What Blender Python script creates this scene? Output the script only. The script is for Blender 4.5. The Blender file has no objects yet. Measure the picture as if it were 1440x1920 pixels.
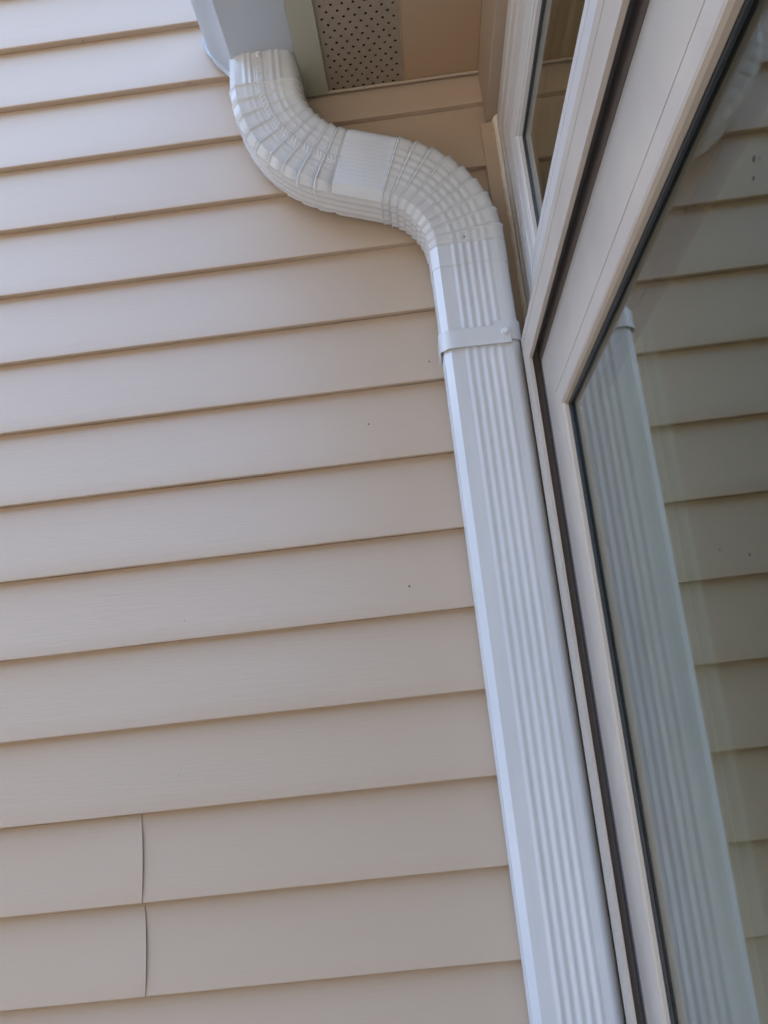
import bpy, bmesh, math, random
from mathutils import Vector, Matrix, noise
R_ = math.radians
sc = bpy.context.scene
COL = sc.collection
LIFT = 1.60                      # height of the camera above the ground

# ---------------------------------------------------------------- camera
CAM_F, CAM_YAW, CAM_PITCH, CAM_ROLL = 1591.2564, -0.04095201, 0.21932596, -0.11098099
CAM_Y = -1.07592379
fwd = Vector((math.sin(CAM_YAW)*math.cos(CAM_PITCH), math.cos(CAM_YAW)*math.cos(CAM_PITCH), math.sin(CAM_PITCH)))
r0 = Vector((math.cos(CAM_YAW), -math.sin(CAM_YAW), 0)); u0 = r0.cross(fwd)
rt = r0*math.cos(CAM_ROLL) + u0*math.sin(CAM_ROLL); up = -r0*math.sin(CAM_ROLL) + u0*math.cos(CAM_ROLL)
cd = bpy.data.cameras.new('camera'); cam = bpy.data.objects.new('camera', cd); COL.objects.link(cam)
cam.matrix_world = Matrix(((rt.x, up.x, -fwd.x, 0), (rt.y, up.y, -fwd.y, CAM_Y), (rt.z, up.z, -fwd.z, LIFT), (0, 0, 0, 1)))
cd.sensor_fit = 'VERTICAL'; cd.sensor_height = 24; cd.sensor_width = 18; cd.lens = CAM_F/1920*24
cd.clip_start = 0.02; cd.clip_end = 2000
sc.camera = cam

# ---------------------------------------------------------------- light
SUN_EL, SUN_AZ = 48, -42          # azimuth clockwise from +y: behind the house
w = bpy.data.worlds.new('World'); sc.world = w; w.use_nodes = True
nt = w.node_tree; nt.nodes.clear()
sky = nt.nodes.new('ShaderNodeTexSky'); sky.sky_type = 'NISHITA'; sky.sun_disc = False
sky.sun_elevation = R_(SUN_EL); sky.sun_rotation = R_(SUN_AZ); sky.air_density = 1.0; sky.dust_density = 1.3; sky.ozone_density = 1.0
bg = nt.nodes.new('ShaderNodeBackground'); bg.inputs[1].default_value = 0.15
wo = nt.nodes.new('ShaderNodeOutputWorld')
nt.links.new(sky.outputs[0], bg.inputs[0]); nt.links.new(bg.outputs[0], wo.inputs[0])
sl = bpy.data.lights.new('sun', 'SUN'); sl.energy = 2.6; sl.angle = R_(0.5); sl.color = (1, .95, .87)
sun = bpy.data.objects.new('sun', sl); COL.objects.link(sun)
sdir = Vector((math.sin(R_(SUN_AZ))*math.cos(R_(SUN_EL)), math.cos(R_(SUN_AZ))*math.cos(R_(SUN_EL)), math.sin(R_(SUN_EL))))
sun.rotation_euler = sdir.to_track_quat('Z', 'Y').to_euler(); sun.location = (0, 0, 8)
sc.view_settings.view_transform = 'Standard'; sc.view_settings.look = 'None'
sc.view_settings.gamma = 1; sc.view_settings.use_curve_mapping = False
sc.view_settings.exposure = 3.08

# ---------------------------------------------------------------- materials
def mat(name, col, rough=.5, spec=.5, bump=None, var=None, metal=0, coat=0):
    """bump = (scale xyz, strength, distance); var = (scale xyz, second colour)"""
    m = bpy.data.materials.new(name); m.use_nodes = True; n = m.node_tree; b = n.nodes['Principled BSDF']
    b.inputs['Base Color'].default_value = (*col, 1); b.inputs['Roughness'].default_value = rough
    b.inputs['Specular IOR Level'].default_value = spec; b.inputs['Metallic'].default_value = metal
    b.inputs['Coat Weight'].default_value = coat
    tc = n.nodes.new('ShaderNodeTexCoord')
    def tex(scale, detail=3):
        mp = n.nodes.new('ShaderNodeMapping'); mp.inputs['Scale'].default_value = scale
        t = n.nodes.new('ShaderNodeTexNoise'); t.inputs['Scale'].default_value = 1; t.inputs['Detail'].default_value = detail
        n.links.new(tc.outputs['Object'], mp.inputs[0]); n.links.new(mp.outputs[0], t.inputs[0]); return t
    if bump:
        t = tex(bump[0]); bp = n.nodes.new('ShaderNodeBump')
        bp.inputs['Strength'].default_value = bump[1]; bp.inputs['Distance'].default_value = bump[2]
        n.links.new(t.outputs[0], bp.inputs['Height']); n.links.new(bp.outputs[0], b.inputs['Normal'])
    if var:
        t = tex(var[0], 4); cr = n.nodes.new('ShaderNodeValToRGB')
        cr.color_ramp.elements[0].color = (*col, 1); cr.color_ramp.elements[1].color = (*var[1], 1)
        cr.color_ramp.elements[0].position = .35; cr.color_ramp.elements[1].position = .7
        n.links.new(t.outputs[0], cr.inputs[0]); n.links.new(cr.outputs[0], b.inputs['Base Color'])
    return m
M_SID = mat('tan_vinyl', (.535, .425, .315), .35, .5, ((28, 28, 360), .42, .0005), ((1.3, 1.3, 5), (.555, .45, .345)))
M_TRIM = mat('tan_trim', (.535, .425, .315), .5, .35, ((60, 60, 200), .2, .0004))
M_SOF = mat('soffit_tan', (.31, .26, .20), .5, .4, ((200, 40, 40), .15, .0003))
M_SOFP = mat('soffit_plain', (.46, .34, .22), .5, .4, ((40, 40, 40), .15, .0003))
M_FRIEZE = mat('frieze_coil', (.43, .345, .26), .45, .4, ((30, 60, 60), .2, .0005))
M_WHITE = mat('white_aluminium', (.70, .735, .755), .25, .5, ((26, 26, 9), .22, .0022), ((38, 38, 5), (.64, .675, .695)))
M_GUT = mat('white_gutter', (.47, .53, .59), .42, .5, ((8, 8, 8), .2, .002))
M_FRAME = mat('almond_frame', (.53, .475, .395), .33, .5, ((40, 40, 40), .08, .0006), ((14, 14, 14), (.475, .425, .37)))
M_SASH = mat('white_frame', (.66, .655, .64), .38, .5, ((40, 40, 40), .08, .0006))
M_BEAD = mat('bead_tan', (.54, .48, .39), .35, .5)
M_CAV = mat('cavity_shade', (.17, .155, .15), .6, .3)  # shade inside the frame groove put into a dark colour
M_SEAL = mat('black_gasket', (.026, .034, .040), .4, .5)
M_CAULK = mat('cream_caulk', (.84, .80, .70), .6, .4, ((150, 150, 60), .6, .002))
M_SCREW = mat('zinc_screw', (.80, .82, .84), .3, .6)
M_EDGE = mat('edge_channel', (.55, .48, .38), .45, .4)
M_FASC = mat('fascia_coil', (.42, .42, .335), .45, .4, ((30, 60, 60), .2, .0005))
M_DARK = mat('dark_void', (.02, .018, .015), .8, .2)
M_SPACER = mat('grey_spacer', (.05, .06, .06), .35, .5)
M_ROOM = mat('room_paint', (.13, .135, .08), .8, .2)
M_ROOF = mat('asphalt_shingle', (.09, .08, .075), .9, .2, ((40, 40, 40), .6, .004), ((60, 60, 60), (.15, .13, .12)))
M_DIRT = mat('dirt_speck', (.06, .05, .04), .8, .2)
def glass_mat():
    m = bpy.data.materials.new('window_glass'); m.use_nodes = True; b = m.node_tree.nodes['Principled BSDF']
    b.inputs['Base Color'].default_value = (.70, .76, .60, 1); b.inputs['Roughness'].default_value = 0.0
    b.inputs['IOR'].default_value = 1.52; b.inputs['Transmission Weight'].default_value = 1
    n = m.node_tree; tc = n.nodes.new('ShaderNodeTexCoord'); t = n.nodes.new('ShaderNodeTexNoise'); t.inputs['Scale'].default_value = 5; t.inputs['Detail'].default_value = 5
    mr = n.nodes.new('ShaderNodeMapRange'); mr.inputs['From Min'].default_value = .45; mr.inputs['From Max'].default_value = .8
    mr.inputs['To Min'].default_value = .0; mr.inputs['To Max'].default_value = .012
    n.links.new(tc.outputs['Object'], t.inputs[0]); n.links.new(t.outputs[0], mr.inputs[0]); n.links.new(mr.outputs[0], b.inputs['Roughness'])
    return m
M_GLASS = glass_mat()
def ground_mat():
    m = mat('lawn', (.055, .065, .025), .9, .2, ((30, 30, 30), .6, .02), ((3, 3, 3), (.075, .085, .035))); return m
M_LAWN = ground_mat()
M_DECK = mat('bounce_patio_concrete', (.25, .205, .165), .8, .3, ((25, 25, 25), .4, .004), ((4, 4, 4), (.285, .235, .19)))

# ---------------------------------------------------------------- helpers (camera-height coordinates; things carry the LIFT)
def thing(name, label, cat, loc=(0, 0, 0), group=None):
    o = bpy.data.objects.new(name, None); COL.objects.link(o); o.location = (loc[0], loc[1], loc[2]+LIFT)
    o.empty_display_size = .05; o['label'] = label; o['category'] = cat
    o['base'] = (float(loc[0]), float(loc[1]), float(loc[2]))
    if group: o['group'] = group
    return o
ROOTS = {}
def obj(name, bm, m, parent=None, base=(0, 0, 0), label=None, cat=None, kind=None, sharp=28, smooth=True):
    """link bm as ONE mesh object; verts are in camera-height coordinates"""
    if parent is not None:
        r = parent
        off = Vector((0, 0, 0))
        while r is not None:
            off += r.location; r = r.parent
        off.z -= LIFT
    else: off = Vector(base)
    if parent is not None and parent.type == 'MESH': pass
    bmesh.ops.translate(bm, verts=bm.verts, vec=-off)
    bm.normal_update()
    a = R_(sharp)
    for f in bm.faces: f.smooth = smooth
    for e in bm.edges:
        if len(e.link_faces) != 2 or e.calc_face_angle(0) > a: e.smooth = False
    me = bpy.data.meshes.new(name); bm.to_mesh(me); bm.free()
    for mm in (m if isinstance(m, (list, tuple)) else [m]): me.materials.append(mm)
    o = bpy.data.objects.new(name, me); COL.objects.link(o)
    if parent is not None: o.parent = parent
    else: o.location = (off.x, off.y, off.z+LIFT)
    if label: o['label'] = label
    if cat: o['category'] = cat
    if kind: o['kind'] = kind
    return o
def box(bm, x0, x1, y0, y1, z0, z1, mi=0, bevel=0):
    vs = [bm.verts.new((x, y, z)) for x in (x0, x1) for y in (y0, y1) for z in (z0, z1)]
    fs = [(0, 1, 3, 2), (4, 6, 7, 5), (0, 4, 5, 1), (2, 3, 7, 6), (0, 2, 6, 4), (1, 5, 7, 3)]
    out = []
    for f in fs:
        q = bm.faces.new([vs[i] for i in f]); q.material_index = mi; out.append(q)
    if bevel:
        es = list({e for f in out for e in f.edges})
        bmesh.ops.bevel(bm, geom=es, offset=bevel, segments=2, affect='EDGES', profile=.5)
    return vs
def extrude_poly(bm, pts, axis, a0, a1, n=1, mi=0, fn=None):
    """closed polygon pts (2D) extruded along axis from a0 to a1; fn(p, a)->2D offset"""
    rings = []
    for k in range(n+1):
        a = a0+(a1-a0)*k/n; ring = []
        for i, (p, q) in enumerate(pts):
            if fn: p, q = fn(p, q, a, i)
            v = {'x': (a, p, q), 'y': (p, a, q), 'z': (p, q, a)}[axis]
            ring.append(bm.verts.new(v))
        rings.append(ring)
    m = len(pts)
    for k in range(n):
        for i in range(m):
            f = bm.faces.new((rings[k][i], rings[k][(i+1) % m], rings[k+1][(i+1) % m], rings[k+1][i])); f.material_index = mi
    for r in (rings[0], rings[-1]):
        f = bm.faces.new(r); f.material_index = mi
    bmesh.ops.recalc_face_normals(bm, faces=bm.faces)
    return rings
def frame_ring(bm, prof, ylo, yhi, zlo, zhi, mi=0, parts=None):
    """closed profile (x, s) mitred round a rectangle in the y-z plane; s = inset from the outer edge"""
    rings = []
    for (cy, cz, sy, sz) in ((yhi, zlo, -1, 1), (yhi, zhi, -1, -1), (ylo, zhi, 1, -1), (ylo, zlo, 1, 1)):
        rings.append([bm.verts.new((x, cy+sy*s, cz+sz*s)) for x, s in prof])
    m = len(prof)
    for k in range(4):
        a, b = rings[k], rings[(k+1) % 4]
        for i in range(m):
            f = bm.faces.new((a[i], a[(i+1) % m], b[(i+1) % m], b[i])); f.material_index = mi
    bmesh.ops.recalc_face_normals(bm, faces=bm.faces)
def new(): return bmesh.new()

# ================================================================ SETTING
bm = new(); v = [bm.verts.new(p) for p in ((-600, -600, -1.6), (600, -600, -1.6), (600, 600, -1.6), (-600, 600, -1.6))]; bm.faces.new(v)
obj('ground', bm, M_LAWN, kind='structure', base=(0, 0, -1.6))
bm = new(); box(bm, -12, 6, -11, -.02, -1.62, -1.55)  # unseen slab, added and widened for warm bounce light on the wall
obj('bounce_patio', bm, M_DECK, kind='structure', base=(0, 0, -1.55))

# ================================================================ SIDING WALL (plane y = 0, lips project toward -y)
E_ = 0.1016; Z0 = 1.01825; LIP = .0120
X0, X1 = -6.0, .1710
def lap_profile(zb, off=0.0, top=True):
    """(y, z) from hidden back of the lip round the butt edge and up the face"""
    return [(.0006-off, zb+.0012), (-LIP*.55-off, zb+.0003), (-LIP+.0012-off, zb), (-LIP-off, zb+.0009), (-LIP-.0001-off, zb+.0030),
            (-LIP*.80-off, zb+.022), (-LIP*.5-off, zb+.053), (-LIP*.25-off, zb+.078), (-.0008-off, zb+E_+.0006)]
def wob(x, z, y):
    return .0007*noise.noise((x*2.1, z*9.0, 3.3)) + .00025*noise.noise((x*9, z*14.0, 1.3))
bm = new()
zb = Z0-int((Z0+1.52)/E_)*E_; k = 0
while zb < 2.6:
    nx = 90; prev = None
    zz_ = [.0004*noise.noise((k*7.7, i*.35, 0)) for i in range(nx+1)]
    for i in range(nx+1):
        x = X0+(X1-X0)*(i/nx)**.75
        ring = []
        for (y, z) in lap_profile(zb):
            ring.append(bm.verts.new((x, y-wob(x, z, y)*min(1, -y/.004 if y < 0 else 0), z+zz_[i])))
        if prev:
            for j in range(len(ring)-1): bm.faces.new((prev[j], ring[j], ring[j+1], prev[j+1]))
        prev = ring
    zb += E_; k += 1
bmesh.ops.recalc_face_normals(bm, faces=bm.faces)
# weep holes in the lips and small dirt specks on the faces
random.seed(5)
def disc(bm, c, nrm, r, mi, n=8, sx=1.0):
    nrm = Vector(nrm).normalized(); a = nrm.orthogonal().normalized(); b = nrm.cross(a)
    t = Vector(c)+nrm*r*.35
    vs = [bm.verts.new(Vector(c)+a*r*math.cos(2*math.pi*i/n)*(1+random.uniform(-.25, .25))+b*r*math.sin(2*math.pi*i/n)) for i in range(n)]
    tv = bm.verts.new(t)
    for i in range(n):
        f = bm.faces.new((vs[i], vs[(i+1) % n], tv)); f.material_index = mi
for kk, x in ((3, -.380), (5, -.299), (0, -.417), (7, -.375), (7, -.0013), (1, -.26)):
    disc(bm, (x, -.0062, Z0-kk*E_-.00005+.0002), (0, 0, -1), .0010, 1)
for x, z, r in ((-.0223, .1387, .0013), (-.0511, .3594, .0011), (.0387, .4348, .0011), (-.3117, .1283, .0006), (-.33, -.06, .0005)):
    kk = math.ceil((Z0-z)/E_); fr = (z-(Z0-kk*E_))/E_
    disc(bm, (x, -LIP*(1-fr)-.0006, z), (0, -1, .1), r, 1)
wall = obj('siding_wall', bm, [M_SID, M_DIRT], base=(-1, 0, -1.6), sharp=35,
           label='tan horizontal lap siding wall behind the white downspout', cat='wall')
# slip joints: the left panel laps over the right one across two courses, its cut edge bowing outward
def lap_over(zb, xe, seedv):
    bm = new(); nx = 26; prev = None
    for i in range(nx+1):
        t = i/nx; x = xe-(1-t)**1.6*1.6
        ring = []
        for j, (y, z) in enumerate(lap_profile(zb, .0012)):
            fr = (z-zb)/E_
            bow = .0022*math.exp(-((x-xe)/.05)**2)*math.sin(math.pi*max(0, min(1, fr)))**.8
            xx = x+(.0022*math.sin(math.pi*max(0, min(1, fr))) if i == nx else 0)
            zq = z if j < len(lap_profile(zb))-1 else z-.002
            ring.append(bm.verts.new((xx, y-bow-wob(x, z, y)*min(1, max(0, -y/.004)), zq)))
        if prev:
            for j in range(len(ring)-1): bm.faces.new((prev[j], ring[j], ring[j+1], prev[j+1]))
        prev = ring
    # thickness of the cut edge
    back = [bm.verts.new((v.co.x, v.co.y+.0016, v.co.z)) for v in prev]
    for j in range(len(prev)-1): bm.faces.new((prev[j], back[j], back[j+1], prev[j+1]))
    bmesh.ops.recalc_face_normals(bm, faces=bm.faces)
    return bm
obj('panel_end', lap_over(Z0-12*E_, -.3812, 1), M_SID, wall, sharp=35, label='upper overlapping panel end with a vertical seam')
obj('panel_end', lap_over(Z0-13*E_, -.3818, 2), M_SID, wall, sharp=35, label='lower overlapping panel end with a vertical seam')

# solid wall behind the siding (keeps daylight out) and side wing behind the windows
bm = new(); box(bm, -6.0, 3.2, .004, 5.0, -1.6, 2.6)
obj('sheathing', bm, M_DARK, wall)

# ================================================================ WING WALL with window openings
GX = .1722
WY1 = -2.05
t = thing('window_wall', 'narrow end wall to the right holding the two windows', 'wall', (.25, -1, -1.6))
bm = new()
box(bm, .1785, .30, -.0140, -.002, -1.55, .86)
box(bm, .1790, .30, -4.2, -.0145, .796, .98)
box(bm, .1790, .30, -4.2, -2.30, -1.55, .796)
box(bm, .1790, .30, -2.30, -.0145, -1.55, -1.36)
box(bm, .1765, .30, -.0950, -.0145, -1.35, .43)
obj('wall', bm, M_TRIM, t, smooth=False)
bm = new()
for a in ((.31, 3.2, -4.2, -4.1, -1.6, .98), (.31, 3.2, -.06, -.02, -1.6, .98), (3.1, 3.2, -4.1, 0, -1.6, .98), (.31, 3.2, -4.1, 0, -1.6, -1.5), (.31, 3.2, -4.1, 0, .9, .98)):
    box(bm, *a)
obj('room', bm, M_ROOM, kind='structure', base=(1.5, -2, -1.6), smooth=False)

# corner trim strip
bm = new()
prof = [(.1518, -.0005), (.1518, -.0145), (.1526, -.0158), (.1700, -.0162), (.1712, -.0150), (.1712, -.0005)]
extrude_poly(bm, prof, 'z', -1.55, .7770, 24, fn=lambda p, q, a, i: (p+.0004*noise.noise((a*3, 1, 0)), q+.0004*noise.noise((a*4, 5, 0)) if q < -.01 else q))
obj('corner_trim', bm, M_TRIM, base=(.16, -.01, -1.55), label='flat tan corner trim strip running down beside the downspout', cat='trim')

# ================================================================ LOWER WINDOW
ylo, yhi, zlo, zhi = -2.30, -.0956, -1.36, .4121
win = thing('lower_window', 'large lower window with almond frame reflecting the downspout and siding', 'window', (.17, -1.2, -1.36))
bm = new()
lip = [(.1765, .0), (.1500, .0), (.1500, .0104), (.1507, .0108), (.1507, .0114), (.1500, .0118), (.1497, .0385), (.1500, .0398), (.1536, .0404), (.1542, .0400), (.1545, .0222), (.1765, .0222)]
frame_ring(bm, lip, ylo, yhi, zlo, zhi)
obj('outer_frame', bm, M_FRAME, win, sharp=20)
bm = new()
frame_ring(bm, [(.1547, .0260), (.1630, .0262), (.1634, .0440), (.1760, .0440), (.1760, .0225), (.1547, .0225)], ylo, yhi, zlo, zhi)
obj('track', bm, M_CAV, win, sharp=20)
bm = new()
main = [(.1900, .0410), (.1642, .0445), (.1632, .0462), (.1626, .0480), (.1618, .1090), (.1632, .1094), (.1632, .1100), (.1616, .1104), (.1618, .1262), (.1628, .1284), (.1640, .1286), (.1700, .1230), (.1900, .1230)]
frame_ring(bm, main, ylo, yhi, zlo, zhi)
obj('sash_frame', bm, M_FRAME, win, sharp=20)
bm = new()
frame_ring(bm, [(.1641, .1236), (.1630, .1286), (.1650, .1302), (.1684, .1309), (.1690, .1305), (.1690, .1236)], ylo, yhi, zlo, zhi)
obj('glazing_bead', bm, M_BEAD, win, sharp=25)
bm = new()
frame_ring(bm, [(.1691, .1240), (.1691, .1311), (.1700, .1325), (.1720, .1328), (.1720, .1240)], ylo, yhi, zlo, zhi)
obj('gasket', bm, M_SEAL, win, sharp=25)
ins = .1242
bm = new(); box(bm, GX, GX+.004, ylo+ins, yhi-ins, zlo+ins, zhi-ins); obj('glass_pane', bm, M_GLASS, win, smooth=False, label='outer glass pane reflecting the siding')
bm = new(); box(bm, GX+.016, GX+.019, ylo+ins, yhi-ins, zlo+ins, zhi-ins); obj('glass_pane', bm, M_GLASS, win, smooth=False, label='inner glass pane of the lower window')
bm = new(); frame_ring(bm, [(GX+.0042, .1245), (GX+.0042, .138), (GX+.0158, .138), (GX+.0158, .1245)], ylo, yhi, zlo, zhi)
obj('spacer', bm, M_SPACER, win, sharp=25)
bm = new(); frame_ring(bm, [(GX+.0192, .1245), (GX+.0192, .139), (GX+.034, .139), (GX+.05, .115), (GX+.05, .08), (GX+.0192, .08)], ylo, yhi, zlo, zhi)
obj('inner_frame', bm, M_ROOM, win, sharp=25)

# ================================================================ UPPER (TRANSOM) WINDOW
TX = .188
tz0, tz1, ty1 = .4150, .7800, -.0160
tw = thing('upper_window', 'small upper window with pale frame tucked under the eave', 'window', (.18, -1.2, .43))
bm = new()
fr = [(.2100, .0), (.1765, .0), (.1748, .004), (.1745, .018), (.1750, .022), (.1768, .024), (.1768, .0275), (.1752, .029), (.1750, .050), (.1762, .053), (.1762, .0545), (.1756, .056), (.1760, .0855), (.1772, .0862), (.1772, .0872), (.1762, .0880), (.1782, .1030), (.1792, .1045), (.1830, .1045), (.2100, .1000)]
frame_ring(bm, fr, ylo, ty1, tz0, tz1)
obj('outer_frame', bm, M_SASH, tw, sharp=20)
bm = new(); frame_ring(bm, [(.1800, .1047), (.1797, .1062), (.1815, .1085), (.1856, .1096), (.1862, .1092), (.1862, .1047)], ylo, ty1, tz0, tz1)
obj('glazing_bead', bm, M_SASH, tw, sharp=25)
bm = new(); frame_ring(bm, [(.1863, .1050), (.1863, .1100), (.1870, .1116), (.1879, .1122), (.1879, .1050)], ylo, ty1, tz0, tz1)
obj('gasket', bm, M_SEAL, tw, sharp=25)
ins = .1060
bm = new(); box(bm, TX, TX+.004, ylo+ins, ty1-ins, tz0+ins, tz1-ins); obj('glass_pane', bm, M_GLASS, tw, smooth=False, label='outer glass pane reflecting the shaded soffit')
bm = new(); box(bm, TX+.016, TX+.019, ylo+ins, ty1-ins, tz0+ins, tz1-ins); obj('glass_pane', bm, M_GLASS, tw, smooth=False, label='inner glass pane of the upper window')
bm = new(); frame_ring(bm, [(TX+.0042, .1065), (TX+.0042, .119), (TX+.0158, .119), (TX+.0158, .1065)], ylo, ty1, tz0, tz1)
obj('spacer', bm, M_SPACER, tw, sharp=25)

# caulk bead between trim and upper window
bm = new(); n = 260; prev = None
for i in range(n+1):
    z = .7800-.42*i/n
    th = .0074+.0024*noise.noise((0, 0, z*60))+.0018*noise.noise((3, 0, z*210))
    xl = .1698+.0012*noise.noise((1, 2, z*50)); xr = .1788+.0016*noise.noise((5, 2, z*70))+.0022*max(0, (z-.62)/.16)
    if i < 8: th += .004*(1-i/8); xl -= .0012*(1-i/8)
    ring = []
    for j in range(9):
        q = j/8; x = xl+(xr-xl)*q
        y = -.0155-th*math.sin(math.pi*q)**.6-.0008*noise.noise((q*4, z*260, 7))
        if q in (0, 1): y = -.0120
        ring.append(bm.verts.new((x, y, z+.002*noise.noise((q*3, 0, 3)) if i == 0 else z)))
    if prev:
        for j in range(8): bm.faces.new((prev[j], prev[j+1], ring[j+1], ring[j]))
    else: bm.faces.new(ring)
    prev = ring
bmesh.ops.recalc_face_normals(bm, faces=bm.faces)
obj('caulk_bead', bm, M_CAULK, base=(.173, -.016, .58), sharp=60, label='lumpy cream caulk bead between corner trim and upper window', cat='caulk')

# ================================================================ EAVE: frieze board, soffit, fascia, gutter, roof
SZ = .8642; FAR = -4.2
bm = new()
extrude_poly(bm, [(.1606, .7800), (.1614, .7790), (.1780, .7796), (.1786, .7806), (.1786, .8636), (.1606, .8636)], 'y', FAR, -.0125, 60,
             fn=lambda p, q, a, i: (p+(.0006*noise.noise((a*6, 0, 0)) if p < .17 else 0), q+(.0007*noise.noise((a*8, 2, 0)) if q < .8 else 0)))
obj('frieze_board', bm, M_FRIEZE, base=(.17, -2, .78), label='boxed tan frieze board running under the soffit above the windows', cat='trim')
sof = thing('soffit', 'tan soffit with rows of vent holes under the eave', 'soffit', (0, -2, .86))
# perforated strip: shallow capped holes, void shade put into their dark faces
bm = new()
PX, PY, HR = .0143, .0107, .0019
hx0 = -.0560+.0006; nc = 7
def hole_cell(cx, cy, x0, x1, y0, y1):
    oc = []; up_ = []
    for i in range(8):
        a = math.pi/8+i*math.pi/4
        oc.append(bm.verts.new((cx+HR*math.cos(a), cy+HR*math.sin(a), SZ)))
        up_.append(bm.verts.new((cx+HR*math.cos(a), cy+HR*math.sin(a), SZ+.0025)))
    c = [bm.verts.new((x1, y1, SZ)), bm.verts.new((x0, y1, SZ)), bm.verts.new((x0, y0, SZ)), bm.verts.new((x1, y0, SZ))]
    # octagon verts i=0..7 start at 22.5deg
    for q in range(4):
        a, b = oc[2*q], oc[2*q+1]
        bm.faces.new((c[q], b, a))
        bm.faces.new((c[q], c[(q+1) % 4], oc[(2*q+2) % 8], b))
    for i in range(8):
        f = bm.faces.new((oc[i], oc[(i+1) % 8], up_[(i+1) % 8], up_[i])); f.material_index = 1
    f = bm.faces.new(up_); f.material_index = 1
y = -.0130; row = 0; xA, xB = -.0548, -.0548+PX*7.5
while y > -1.6:
    off = 0 if row % 2 == 0 else PX/2
    if off: f = bm.faces.new([bm.verts.new(p) for p in ((xA, y-PY, SZ), (xA+off, y-PY, SZ), (xA+off, y, SZ), (xA, y, SZ))])
    else: f = bm.faces.new([bm.verts.new(p) for p in ((xA+7*PX, y-PY, SZ), (xB, y-PY, SZ), (xB, y, SZ), (xA+7*PX, y, SZ))])
    for c in range(nc):
        x0 = xA+off+c*PX
        hole_cell(x0+PX/2, y-PY/2, x0, x0+PX, y-PY, y)
    y -= PY; row += 1
bm.faces.new([bm.verts.new(p) for p in ((xA, FAR, SZ), (xB, FAR, SZ), (xB, y, SZ), (xA, y, SZ))])
yl_ = y
bmesh.ops.recalc_face_normals(bm, faces=[f for f in bm.faces if f.material_index == 0])
for f in bm.faces:
    if f.material_index == 0 and f.normal.z > 0: f.normal_flip()
obj('vent_panel', bm, [M_SOF, M_DARK], sof, smooth=False, label='perforated soffit panel')
bm = new()
box(bm, xB, .1602, FAR, -.0130, SZ-.0000, SZ+.004)
box(bm, xB, xB+.0012, FAR, -.0130, SZ-.0008, SZ-.0000)
obj('plain_panel', bm, M_SOFP, sof, smooth=False)
bm = new()
extrude_poly(bm, [(-.0128, SZ+.003), (-.0128, SZ-.0030), (-.0140, SZ-.0036), (-.0170, SZ-.0030), (-.0172, SZ-.0016), (-.0150, SZ-.0008), (-.0146, SZ+.003)], 'x', -.0560, .1604, 30,
             fn=lambda p, q, a, i: (p, q+.0004*noise.noise((a*30, 0, 0))))
obj('edge_channel', bm, M_EDGE, sof, label='thin cream edge channel where soffit meets the siding')
bm = new(); box(bm, -.056, .30, FAR, -.0130, SZ+.03, SZ+.04)
obj('backing', bm, M_DARK, sof, smooth=False)
# fascia with wide bottom return
fa = thing('fascia', 'tan fascia with a wide flat bottom edge beside the soffit', 'fascia', (-.075, -2, .86))
bm = new()
extrude_poly(bm, [(-.0905, .9790), (-.0905, .8618), (-.0898, .8606), (-.0560, .8612), (-.0550, .8622), (-.0550, .9790)], 'y', FAR, -.0130, 40,
             fn=lambda p, q, a, i: (p, q+(.0004*noise.noise((a*7, 4, 0)) if q < .9 else 0)))
obj('fascia_board', bm, M_FASC, fa)
# gutter (K profile, open top)
gt = thing('gutter', 'white box gutter hanging from the fascia above the downspout', 'gutter', (-.14, -2, .88))
GZ = .8840
outer = [(-.0925, .9900), (-.0925, GZ+.001), (-.0935, GZ), (-.1800, GZ), (-.1815, GZ+.0008), (-.1830, GZ+.004), (-.1900, GZ+.018), (-.1965, GZ+.030), (-.2050, GZ+.042), (-.2150, GZ+.054),
         (-.2225, GZ+.066), (-.2265, GZ+.078), (-.2275, GZ+.090), (-.2275, GZ+.106)]
th_ = .0012
inner = [(-.2275+th_+.006, GZ+.106), (-.2275+th_+.006, GZ+.1045), (-.2275+th_, GZ+.1035), (-.2275+th_, GZ+.090), (-.2265+th_, GZ+.078), (-.2225+th_, GZ+.0665), (-.2150+th_, GZ+.0548), (-.2050+th_, GZ+.043), (-.1965+th_, GZ+.031),
         (-.1900+th_, GZ+.019), (-.1820+th_, GZ+.004), (-.1800, GZ+th_), (-.0945, GZ+th_), (-.0925-th_, GZ+.002), (-.0925-th_, .9900)]
bm = new(); extrude_poly(bm, outer+inner, 'y', FAR, -.0230, 50, fn=lambda p, q, a, i: (p+.0004*noise.noise((a*5, q*8, 0)), q))
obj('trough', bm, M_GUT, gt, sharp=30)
bm = new()
capP = [(p, q) for p, q in outer]
extrude_poly(bm, [(-.0925, .9900), (-.0925, GZ)]+capP[3:], 'y', -.0228, -.0212, 1)
# crimped flange standing proud of the profile, wavy
prev = None; pts = capP[3:]
dense = []
for i in range(len(pts)-1):
    for k in range(6):
        t_ = k/6; dense.append((pts[i][0]*(1-t_)+pts[i+1][0]*t_, pts[i][1]*(1-t_)+pts[i+1][1]*t_))
for i, (px_, pz_) in enumerate(dense):
    h = .0040+.0012*math.sin(i*.26)+.0005*math.sin(i*.6+1)
    a = Vector((-1, -.55)).normalized()
    wv = .0012*math.sin(i*.3)
    ring = [bm.verts.new(p) for p in ((px_+.001, -.0225+wv*.2, pz_+.0006), (px_+a.x*h, -.0208+wv, pz_+a.y*h), (px_+a.x*h*1.05, -.0190+wv, pz_+a.y*h*1.05), (px_+a.x*h*.6, -.0170+wv*.6, pz_+a.y*h*.6))]
    if prev:
        for j in range(3): bm.faces.new((prev[j], prev[j+1], ring[j+1], ring[j]))
    prev = ring
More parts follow.
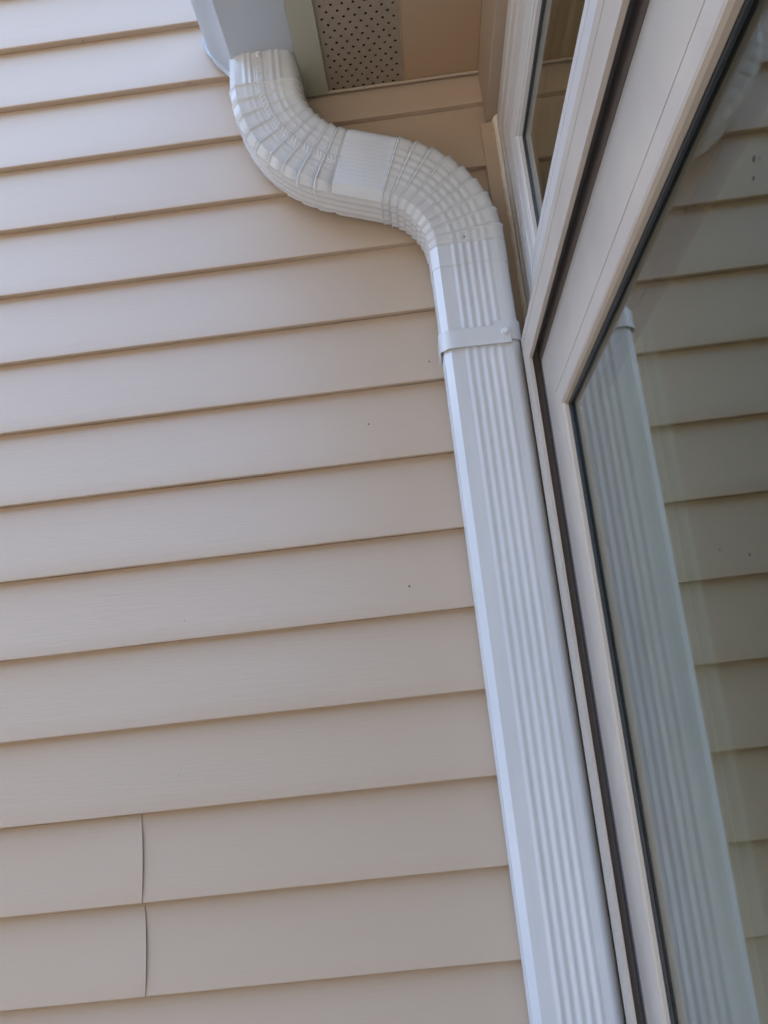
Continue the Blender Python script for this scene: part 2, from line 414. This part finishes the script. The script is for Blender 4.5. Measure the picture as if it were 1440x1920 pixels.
obj('end_cap', bm, M_GUT, gt, sharp=40)
# roof over the wing
bm = new()
extrude_poly(bm, [(-.115, .992), (-.115, 1.004), (2.2, 1.97), (2.2, 1.945)], 'y', FAR-.2, -.014, 1)
obj('wing_roof', bm, M_ROOF, base=(1, -2, 1), label='grey shingle roof above the gutter', cat='roof', smooth=False)

# unseen wood added opposite the wall to block the low sky
bm = new(); random.seed(3)
for i in range(240):
    a = math.pi*(1.02+.96*random.random()); r = random.uniform(15, 24); H = random.uniform(4.5, 8.5)
    bmesh.ops.create_icosphere(bm, subdivisions=2, radius=random.uniform(1.6, 2.8), matrix=Matrix.Translation((r*math.cos(a), r*math.sin(a), -1.6+H*.5))@Matrix.Diagonal((1, 1, H*.28, 1)))
for v in bm.verts: v.co += Vector((noise.noise(v.co*1.3), noise.noise(v.co*1.3+Vector((5, 0, 0))), noise.noise(v.co*1.3+Vector((0, 9, 0)))))*1.1
obj('sky_block_wood', bm, mat('sky_block_foliage', (.07, .065, .04), .8, .2, ((4, 4, 4), 1, .3), ((2, 2, 2), (.09, .085, .055))), base=(0, -18, -1.6), kind='stuff', smooth=False,
    label='added unseen far-off wood blocking the low sky facing the house', cat='sky_block_wood')

# ================================================================ DOWNSPOUT with two crimped elbows
ds = thing('downspout', 'white corrugated downspout with an S-bend strapped beside the window', 'downspout', (.103, -.052, -1.5))
W, YF, YB = .0930, -.0860, -.0180
RC = .0040                      # centre of the ribs on the front face
def smooth01(x): x = max(0, min(1, x)); return x*x*(3-2*x)
def section(style):
    """list of (a, y, na, ny, tag u along perimeter) for a pipe section; a lateral, y depth. tag = which face"""
    P = []
    h = W/2
    c1, c2 = .0090, .0090       # chamfer: width on the front, depth on the side
    def add(a, y, na, ny, face): P.append((a, y, na, ny, face))
    fa_ = h-c1; fr_ = h-.0085; hr = h+.0035
    n = 76
    for i in range(n+1):                      # front face, left to right
        a = -fa_+(fa_+fr_)*i/n; add(a, YF, 0, -1, 'F')
    # right chamfer
    for k in range(1, 5):
        q = k/5*math.pi/2; add(fr_+.0120*math.sin(q), YF+.014*(1-math.cos(q)), math.sin(q), -math.cos(q), 'CR')
    m = 22
    y0, y1 = YF+.014, YB-.010
    for i in range(m+1): add(hr, y0+(y1-y0)*i/m, 1, 0, 'R')
    for k in range(1, 4):
        q = k/4*math.pi/2; add(hr-.010*(1-math.cos(q)), YB-.010+.010*math.sin(q), math.cos(q), math.sin(q), 'BR')
    for i in range(9): add(hr-.010-(W-.0165)*i/8, YB, 0, 1, 'B')
    for k in range(1, 4):
        q = k/4*math.pi/2; add(-h+.010-.010*math.sin(q), YB-.010*(1-math.cos(q)), -math.sin(q), math.cos(q), 'BL')
    y0 = YF+c2
    for i in range(m+1): add(-h, y1+(y0-y1)*i/m, -1, 0, 'L')
    # left chamfer: flatter, with a crisp front arris
    for q in (.25, .5, .75):
        add(-h+c1*q, YF+c2*(1-q), -.707, -.707, 'CL')
    return P
def ribs(a, face, y, style, t=1.0):
    if face == 'F':
        if style == 'elb':
            return .0008*(.5+.5*math.cos(2*math.pi*(a-RC)/.0102))**.8 if abs(a-RC) < .0255 else 0.0
        if style == 'pipe':
            return .0011*(.5+.5*math.cos(2*math.pi*(a-RC)/.0102)) if abs(a-RC) < .0255 else 0.0
        if style == 'seam':
            d = 0
            for c, wd, am in ((-.0225, .0035, .0008), (-.0150, .0030, .0008), (.0155, .0035, .0010), (.0245, .0035, .0010)):
                d += am*(1.5 if t < .064 else .65)*math.exp(-((a-c)/wd*1.25)**2)
            if -.0095 < a < -.0078: d += .0007
            if -.0068 < a < .0030: d += .0004
            return d
        if style == 'fine':
            return .00022*(.5+.5*math.cos(2*math.pi*a/.0056))**1.5 if abs(a) < .031 else 0.0
    if face in ('L', 'R'):
        ym = (YF+YB)/2
        if abs(y-ym) < .0195: return .0013*(.5+.5*math.cos(2*math.pi*(y-ym)/.0128))
    return 0.0
def build_tube(stations, style_fn, amp_fn, name, parent, extra=0.0, cap=True, flow=1, hatch=False, trim_a=0.0):
    """stations: (cx, cz, phi, t, crimp phase or None)"""
    bm = new(); sec = section('x'); prev = None; first = None; h = W/2
    for (cx, cz, phi, t, ph) in stations:
        nx_, nz_ = math.cos(phi), math.sin(phi)
        ring = []
        for (a, y, na, ny, face) in sec:
            st = style_fn(t)
            d = ribs(a, face, y, st, t)+extra
            if st == 'seam' and hatch and face == 'F' and -.0066 < a < .0028:
                d += .0007*(.5+.5*math.sin(2*math.pi*(t/.0050+a/.0110)))
            if ph is not None:
                A, dent = amp_fn(a, y, face)
                rise = smooth01(ph/.10)
                e_ = -.9*math.exp(-((1-ph)/.12)**2)-1.2*math.exp(-(ph/.045)**2)+.62*math.exp(-((ph-.13)/.07)**2)
                d += A*(.95*(1-ph)-.35+e_)
                if dent: d -= dent*math.exp(-((1-ph)/.22)**2)
            aa = a+na*d-trim_a*(1 if a > 0 else -1)*min(1, abs(a)/(W/2)); yy = y+ny*d
            if hatch:
                yy += .011*min(1, abs(a)/h)**4*(1-smooth01(t/.075))*max(0, 1-max(0, y-YF-.010)/.045)
            ring.append(bm.verts.new((cx+nx_*aa, yy, cz+nz_*aa)))
        if prev:
            for i in range(len(ring)):
                bm.faces.new((prev[i], prev[(i+1) % len(ring)], ring[(i+1) % len(ring)], ring[i]))
        else: first = ring
        prev = ring
    if cap:
        # turned-in rims so that the sheet ends read as thin folded metal
        for rg in (first, prev):
            c = sum((v.co for v in rg), Vector())/len(rg)
            inn = [bm.verts.new(v.co+(c-v.co).normalized()*.0016) for v in rg]
            for i in range(len(rg)): bm.faces.new((rg[i], rg[(i+1) % len(rg)], inn[(i+1) % len(rg)], inn[i]))
    bmesh.ops.recalc_face_normals(bm, faces=bm.faces)
    return obj(name, bm, M_WHITE, parent, sharp=32)
ANG = R_(70)
def arc_stations(cx, cz, R, p0, p1, sgn, ncr, t0, steps=30):
    """arc: heading angle phi from p0 to p1, centre line start (cx, cz). sgn=+1 turns toward +x"""
    out = []; L = R*abs(p1-p0); N = ncr*steps; x, z, t = cx, cz, t0
    dphi = (p1-p0)/N; ds_ = L/N
    for k in range(N+1):
        phi = p0+dphi*k; s = (k % steps)/steps if k < N else 1.0
        out.append((x, z, phi, t, s if k > 0 else 0.0))
        mid = phi+dphi/2
        x += math.sin(mid)*ds_; z -= math.cos(mid)*ds_; t += ds_
    return out
def straight(cx, cz, phi, L, t0, step=.0012, skip=0):
    n = max(1, int(L/step)); return [(cx+math.sin(phi)*L*k/n, cz-math.cos(phi)*L*k/n, phi, t0+L*k/n, None) for k in range(skip, n+1)]
# upper elbow
RU, RL = .140, .130
s1 = straight(-.1405, .9000, 0, .9000-.8360, 0)
s2 = arc_stations(-.1405, .8360, RU, 0, ANG, 1, 9, .064)
xe, ze, pe, te, _ = s2[-1]
s3 = straight(xe, ze, pe, .012, te, skip=1)
def amp_up(a, y, face):
    wL = smooth01((-a+.020)/.060)      # 0 inner .. 1 outer
    if face == 'F':
        return .0023+.0017*wL, .0034*math.exp(-((a+.030)/.010)**2)+.0006*smooth01((a-.02)/.02)
    if face == 'CL': return .0026, .0030
    if face == 'L': return .0004+.0012*smooth01((YF+.022-y)/.01), 0
    if face in ('BL',): return .0006, .0022
    if face in ('CR', 'R', 'BR'): return .0016, .0009
    return .0008, 0
build_tube(s1+s2[0:]+s3, lambda t: 'seam', amp_up, 'upper_elbow', ds, hatch=True)
# connector sleeve
LC = .0690
cx2, cz2 = xe+math.sin(ANG)*.006, ze-math.cos(ANG)*.006
build_tube(straight(cx2, cz2, ANG, LC-.010, 0), lambda t: 'fine', amp_up, 'sleeve', ds, extra=.0007)
# lower elbow
xs, zs = xe+math.sin(ANG)*LC, ze-math.cos(ANG)*LC
l1 = straight(xs-math.sin(ANG)*.004, zs+math.cos(ANG)*.004, ANG, .004, 0)
l2 = arc_stations(xs, zs, RL, ANG, 0, -1, 9, 0)
xl, zl, pl, tl, _ = l2[-1]
l3 = straight(xl, zl, 0, .030, tl, skip=1)
def amp_lo(a, y, face):
    wR = smooth01((a+.020)/.060)
    if face == 'F': return .0020+.0006*wR, .0008*math.exp(-((a+.034)/.007)**2)+.0007*math.exp(-((a-.034)/.006)**2)
    if face == 'CR': return .0020, .0010
    if face == 'R': return .0012, 0
    if face in ('CL',): return .0018, .0014
    if face in ('L', 'BL'): return .0019, .0003
    return .0012, .0004
build_tube(l1+l2+l3, lambda t: 'elb' if t < tl else 'pipe', amp_lo, 'lower_elbow', ds, extra=.0008)
print('LOWER ELBOW END', xl, zl, 'upper end', xe, ze)
# straight pipe
PXc = xl
bm_st = [(PXc, z, 0, 0, None) for z in ([zl-.010-.02*k for k in range(0, 103)])]
build_tube(bm_st, lambda t: 'pipe', amp_lo, 'pipe', ds)
# outlet shoe kickout at the ground end
# strap
h = W/2
def strap(x_min, x_max, off, z0, z1, tilt, name, parent):
    c1, c2 = .0090, .0090; hr = h+.0035
    full = [(-h, -.0340), (-h, YF+c2+.003), (-h, YF+c2), (-h+c1, YF), (-h+c1+.002, YF), (-.02, YF), (.0, YF), (.018, YF), (.034, YF), (.0378, YF), (.0400, YF+.0002),
            (.0440, YF+.0020), (.0470, YF+.0055), (hr-.0004, YF+.0100), (hr, YF+.0145), (hr, -.0300)]
    base = [p for p in full if x_min <= p[0] <= x_max]
    bm = new(); th = .0010; rings = []
    for i, (x, y) in enumerate(base):
        p = Vector(base[max(0, i-1)]); q = Vector(base[min(len(base)-1, i+1)]); d = (q-p).normalized(); nn = Vector((d.y, -d.x))
        dz = tilt*x; x += PXc
        rings.append([bm.verts.new(v) for v in ((x+nn.x*off, y+nn.y*off, z0+dz), (x+nn.x*off, y+nn.y*off, z1+dz), (x+nn.x*(off+th), y+nn.y*(off+th), z1+dz), (x+nn.x*(off+th), y+nn.y*(off+th), z0+dz))])
    for a, b in zip(rings, rings[1:]):
        for j in range(4): bm.faces.new((a[j], a[(j+1) % 4], b[(j+1) % 4], b[j]))
    bm.faces.new(rings[0]); bm.faces.new(rings[-1])
    bmesh.ops.recalc_face_normals(bm, faces=bm.faces)
    return obj(name, bm, M_WHITE, parent, sharp=50)
st_ = strap(-.08, .0380, .0034, .4150, .4390, -.02, 'strap', ds)
st_['label'] = 'long strap half wrapping the pipe from the left'
st2 = strap(.015, .08, .0014, .4195, .4460, -.02, 'strap', ds); st2['label'] = 'short strap half on the right corner'
def screw(c, parent, r=.0034):
    bm = new()
    bmesh.ops.create_cone(bm, cap_ends=True, segments=20, radius1=r*1.35, radius2=r*1.25, depth=.0010, matrix=Matrix.Translation(Vector(c))@Matrix.Rotation(R_(90), 4, 'X'))
    bmesh.ops.create_cone(bm, cap_ends=True, segments=6, radius1=r, radius2=r*.92, depth=.0040, matrix=Matrix.Translation(Vector(c)+Vector((0, -.0022, 0)))@Matrix.Rotation(R_(90), 4, 'X'))
    return obj('screw', bm, M_SCREW, parent, sharp=30)
screw((.1330, YF-.0048, .4290), st_, .0036)
screw((-.1420, YF-.0022, .8770), ds, .0030)
bm = new(); disc(bm, (.1001, -.0885, .5650), (0, -1, 0), .0012, 0, 7); obj('paint_chip', bm, M_DIRT, ds)
for p, r in (((.1720, -.7195, .2236), .0016), ((.1720, -.7150, .2165), .0010), ((.1720, -.6182, .0552), .0009)):
    bm = new(); disc(bm, p, (-1, 0, 0), r, 0, 9); obj('dirt_mark', bm, M_DIRT, win)
for o in COL.objects:
    if 'base' in o: del o['base']
